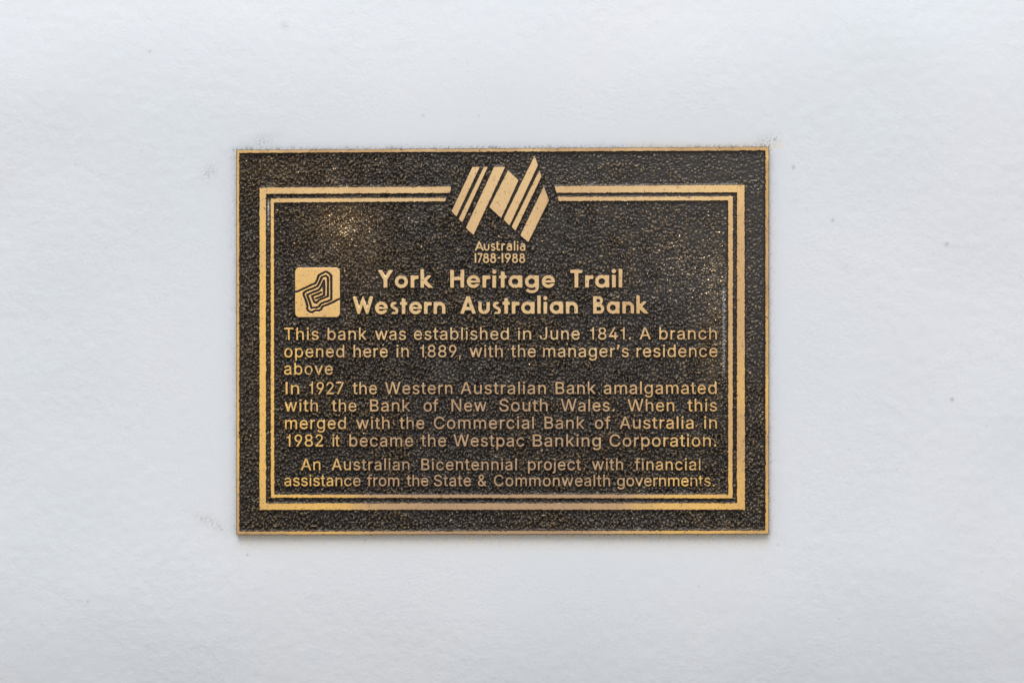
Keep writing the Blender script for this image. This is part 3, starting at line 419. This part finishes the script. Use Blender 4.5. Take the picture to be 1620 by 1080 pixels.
def glyph(font, fid, ch, cap, bevel, grow):
    key = (fid, ch, cap)
    if key not in MESHES:
        k = cap*PX/1000
        MESHES[key] = raised('glyph', [[(x*k, z*k) for x, z in lp] for lp in font[ch][1]], DEPTH, bevel, grow)
    return MESHES[key]
def word(font, fid, text, x0, x1, base, cap, name, bevel=.00040, grow=0.0, low={}):
    gr = (grow-.00016)/PX
    xs = []; x = 0
    for ch in text: xs.append(x); x += font[ch][0]
    k = cap/1000
    ink0 = min(p[0] for lp in font[text[0]][1] for p in lp); ink1 = xs[-1]+max(p[0] for lp in font[text[-1]][1] for p in lp)
    nat = (ink1-ink0)*k; need = (x1-x0)-2*gr
    sx = 1.0; tr = 0.0
    if len(text) > 1:
        tr = (need-nat)/(len(text)-1)
        lo, hi = -.03*cap, .065*cap
        if tr < lo or tr > hi:
            t2 = min(max(tr, lo), hi); sx = (need-t2*(len(text)-1))/nat; tr = t2
    else: sx = need/nat
    for i, ch in enumerate(text):
        px = x0+gr+(xs[i]-ink0)*k*sx+tr*i
        ax, az = P(px, base(px))
        nm = name
        if ch.isdigit(): nm = 'caption_digit' if name == 'caption_letter' else 'digit'
        elif ch == '.': nm = 'full_stop'
        elif ch == ',': nm = 'comma'
        elif ch == '\u2019': nm = 'apostrophe'
        elif ch == '&': nm = 'ampersand'
        elif ch == '-': nm = 'hyphen'
        o = bpy.data.objects.new(nm, glyph(font, fid, ch, cap, bevel, grow)); col.objects.link(o); o.parent = plaque
        dep = low.get(i, max(0, LET.normal(-.00001, .00002)))
        o.location = (ax, dep, az+OFF.z)
        o.rotation_euler = (0, LET.normal(0, .004)-.003, 0)
        o.scale = (sx*LET.normal(1, .006), 1, LET.normal(1, .006))
        kk = cap*PX/1000
        SHAPES.append([[(ax+u*kk*sx, az+v*kk) for u, v in lp] for lp in font[ch][1]])
def line(words, y0, y1, cap, font=GROT, fid='g', name='letter', grow=.00043, bevel=.00046, low={}):
    base = lambda px: y0+(y1-y0)*(px-450)/685
    for i, (t, a, b) in enumerate(words):
        word(font, fid, t, a, b, base, cap, name, bevel, grow, low.get(i, {}))
L3 = .00005; L4 = .000085; L2 = .00003
line([('York', 597.4, 686.3), ('Heritage', 711.9, 878.6), ('Trail', 901.9, 984.9)], 455.6, 454.6, 28.2, GEO, 'f', 'title_letter', .00028, .00048)
line([('Western', 557.6, 705.2), ('Australian', 727.5, 914.6), ('Bank', 937.9, 1026.8)], 496.9, 495.9, 27.6, GEO, 'f', 'title_letter', .00028, .00048)
line([('Australia', 751.3, 831.4)], 396.8, 396.8, 15.6, AVA, 'a', 'caption_letter', .00018, .00034)
line([('1788-1988', 750.8, 831.2)], 415.9, 415.9, 15.8, AVA, 'a', 'caption_letter', .00018, .00034)
line([('This', 449.3, 504.6), ('bank', 517.8, 580.4), ('was', 593.3, 642.7), ('established', 654.4, 805.3), ('in', 818.8, 840.5), ('June', 853.5, 917.5), ('1841.', 933, 998.8), ('A', 1011.4, 1029.7), ('branch', 1042.7, 1134.5)],
     537.6, 536.7, 18.8, low={5: {0: L3}, 4: {0: L2}, 3: {9: L2}})
line([('opened', 449.3, 544.9), ('here', 558.9, 613.8), ('in', 626.7, 647.1), ('1889,', 664, 730), ('with', 742.7, 795.5), ('the', 807.9, 847.8), ('manager\u2019s', 858.8, 995.4), ('residence', 1006.6, 1135.2)],
     565.0, 564.4, 18.8, low={0: {2: L3}, 3: {4: L4, 3: L2}, 5: {0: L2}})
line([('above', 448.9, 526.7)], 592.3, 592.0, 18.8, low={0: {2: L4}})
line([('In', 451.5, 473.8), ('1927', 488.8, 544), ('the', 557.3, 596.7), ('Western', 608.9, 716.2), ('Australian', 728.4, 864), ('Bank', 878.5, 942.6), ('amalgamated', 954.7, 1134)],
     623.2, 622.8, 18.8, low={3: {1: L2}})
line([('with', 450, 503.3), ('the', 524.4, 564.4), ('Bank', 585, 649.3), ('of', 669.6, 693.8), ('New', 714, 770), ('South', 789.6, 866.8), ('Wales.', 887.4, 972.6), ('When', 992.9, 1067.1), ('this', 1087.2, 1134.7)],
     650.6, 650.2, 18.8, low={2: {3: L3}, 1: {2: L2}, 0: {3: L2}})
line([('merged', 450.5, 547.8), ('with', 563.3, 616.7), ('the', 631.6, 671.6), ('Commercial', 686, 845.1), ('Bank', 861, 925), ('of', 940.6, 966.2), ('Australia', 979.9, 1097.5), ('in', 1113.5, 1134.5)],
     678.3, 677.6, 18.8, low={0: {5: L3}, 3: {7: L3, 9: L2}})
line([('1982', 453, 511.6), ('it', 525.4, 537.8), ('became', 552.3, 653.8), ('the', 665.6, 706), ('Westpac', 717.3, 829.8), ('Banking', 842.5, 950.9), ('Corporation.', 963.9, 1133.6)],
     705.9, 705.9, 18.8, low={4: {6: L4}, 0: {2: L2}, 6: {9: L3, 11: L4}})
line([('An', 475.6, 507.3), ('Australian', 524.4, 648.2), ('Bicentennial', 666.2, 818), ('project', 835, 919.4), ('with', 936.4, 986.1), ('financial', 1003.6, 1108.6)],
     743.3, 743.2, 18.0, low={0: {1: L3}, 1: {7: L3, 8: L2, 9: L3}, 2: {2: L2, 3: L2, 5: L2}, 5: {5: L2, 6: L2, 7: L3, 8: L3}})
line([('assistance', 449.3, 570.7), ('from', 580, 632.2), ('the', 642.7, 678.2), ('State', 686, 745.6), ('&', 755.6, 770), ('Commonwealth', 781.1, 965.6), ('governments.', 975.8, 1131)],
     768.4, 768.6, 17.6, low={0: {8: L3, 9: L3}, 3: {0: L2, 1: L3}, 5: {0: L3, 1: L2, 4: L2, 8: L3}, 6: {8: L4, 9: L4, 10: L4, 11: L4}})

# ---------------------------------------------------------------- cast background of the plate
def backplate():
    x0, x1 = min(p[0] for p in RIM_O)+.0006, max(p[0] for p in RIM_O)-.0006
    z0, z1 = min(p[1] for p in RIM_O)+.0006, max(p[1] for p in RIM_O)-.0006
    st = .00052
    xs = np.arange(x0, x1, st); zs = np.arange(z0, z1, st); X, Z = np.meshgrid(xs, zs)
    mask = np.zeros(X.shape, bool)
    mb = np.zeros(X.shape)
    for si, loops in enumerate(SHAPES):
        if si == NBARS: mb = mask.astype(float)
        segs = []
        for lp in loops:
            for i in range(len(lp)): segs.append((*lp[i], *lp[(i+1) % len(lp)]))
        sg = np.array(segs)
        r0 = max(0, int((sg[:, 1].min()-z0)/st)); r1 = min(len(zs)-1, int((sg[:, 1].max()-z0)/st)+1)
        for r in range(r0, r1+1):
            z = zs[r]+1e-7; h = sg[(sg[:, 1] > z) != (sg[:, 3] > z)]
            if not len(h): continue
            xc = np.sort(h[:, 0]+(z-h[:, 1])/(h[:, 3]-h[:, 1])*(h[:, 2]-h[:, 0]))
            for a, b in zip(xc[::2], xc[1::2]):
                i0 = max(0, int(np.ceil((a-x0)/st))); i1 = int(np.floor((b-x0)/st))+1
                mask[r, i0:i1] = True
    mk = mask.astype(float)
    h1 = np.clip(blur(mk, 1.8), 0, 1); h2 = np.clip(blur(mk, 4.0), 0, 1)
    hb = sstep(blur(mb, 2.6), .06, .5)
    n = 1024
    peb = lambda t: (lambda v: (v-v.mean())/v.std())(np.minimum(np.sqrt(t*t+.015), 1.7)**.55)
    a = peb(samp(filt(n, 3.4, 7.0, 31, rad(36), 1.75), X, Z, st*2.7))
    b = peb(samp(filt(n, 3.4, 7.0, 32, rad(-34), 1.75), X, Z, st*2.6))
    c = samp(filt(n, 2.2, 4.5, 33), X, Z, st)
    sel = sstep(samp(filt(256, 30, 90, 34), X, Z, st*2)+(X+.02)*6+Z*5, -.7, .7)
    g = a*(1-sel)+b*sel; g = g/g.std()
    d = samp(filt(n, 3.4, 8, 38), X, Z, st*2.3)
    fine = sstep(X*4+Z*5+.10*samp(filt(256, 40, 120, 39), X, Z, st*3), .15, 1.6)
    g = (.92-.30*fine)*g+(.10+.24*fine)*c+.48*d
    g = np.clip(g/g.std(), -2.4, 2.4)
    ampl = .00072*(1.0+.22*samp(filt(256, 20, 60, 35), X, Z, st*3)-.8*X*2.0-.9*Z*1.6)
    ampl = np.clip(ampl, .00032, .00078)*(1-.22*fine)
    calmf = (1-sstep(h1, .02, .34)*.80)*(1-sstep(h2, .08, .5)*.45)
    Y = FLOOR-g*ampl*calmf-.0002*sstep(h1, .12, .6)-.0007*hb
    Y = np.where(mk > .5, np.maximum(Y, FLOOR-.0007), Y)
    Y = np.maximum(Y, .0006)
    Y[0, :] = Y[-1, :] = WALLY-.0005; Y[:, 0] = Y[:, -1] = WALLY-.0005
    me = grid_mesh('cast_background', xs, zs+OFF.z, Y)
    worn = np.full(X.shape, .0)
    def patch(px, py, rx, ry, a):
        x, z = P(px, py); return a*np.exp(-(((X-x)/(rx*PX))**2+((Z-z)/(ry*PX))**2))
    worn += patch(548, 352, 46, 30, 1.15)+patch(545, 395, 60, 40, .45)+patch(455, 272, 70, 14, .6)+patch(1095, 425, 80, 66, .85)+patch(1133, 520, 16, 110, .7)
    worn += patch(620, 262, 120, 12, .35)+patch(1000, 818, 120, 12, .45)+patch(480, 480, 110, 120, .22)+patch(1010, 290, 150, 60, .2)+patch(520, 340, 8, 22, .4)
    worn += patch(690, 345, 60, 30, .25)+patch(900, 560, 120, 25, .12)
    worn += .10*samp(filt(256, 12, 40, 36), X, Z, st*2)
    lx, lz = P(1145.5, 520)
    n5 = samp(filt(n, 2, 5, 37), X, Z, st)
    lime = np.exp(-((X-lx-.0003*samp(filt(256, 4, 14, 40), X, Z, st*2))/(.0009))**2)*sstep(Z, P(0, 618)[1], P(0, 560)[1])*(1-sstep(Z, P(0, 470)[1], P(0, 440)[1]))*np.clip(.25+.8*n5, 0, .95)
    lx2, _ = P(424.3, 340)
    lime += np.exp(-((X-lx2)/(.0007))**2)*sstep(Z, P(0, 375)[1], P(0, 335)[1])*(1-sstep(Z, P(0, 322)[1], P(0, 314)[1]))*np.clip(.6+.4*n5, 0, .9)
    attr(me, 'rel', g*calmf); attr(me, 'worn', worn); attr(me, 'lime', np.clip(lime, 0, 1)); attr(me, 'chalky', fine)
    wz = patch(548, 350, 50, 42, .50)+patch(455, 272, 90, 22, .20)+patch(560, 420, 70, 60, .15)+patch(400, 560, 40, 260, .12)+patch(1125, 540, 14, 70, .22)  # warm metallic sheen painted into the coat colour as soft patches
    attr(me, 'warm', np.clip(wz*(1+.35*samp(filt(256, 12, 40, 41), X, Z, st*2)), 0, .8))
    o = link('cast_background', me, plaque, M_COAT)
    o['label'] = 'dark brown pebbled casting ground between the raised parts'
backplate()
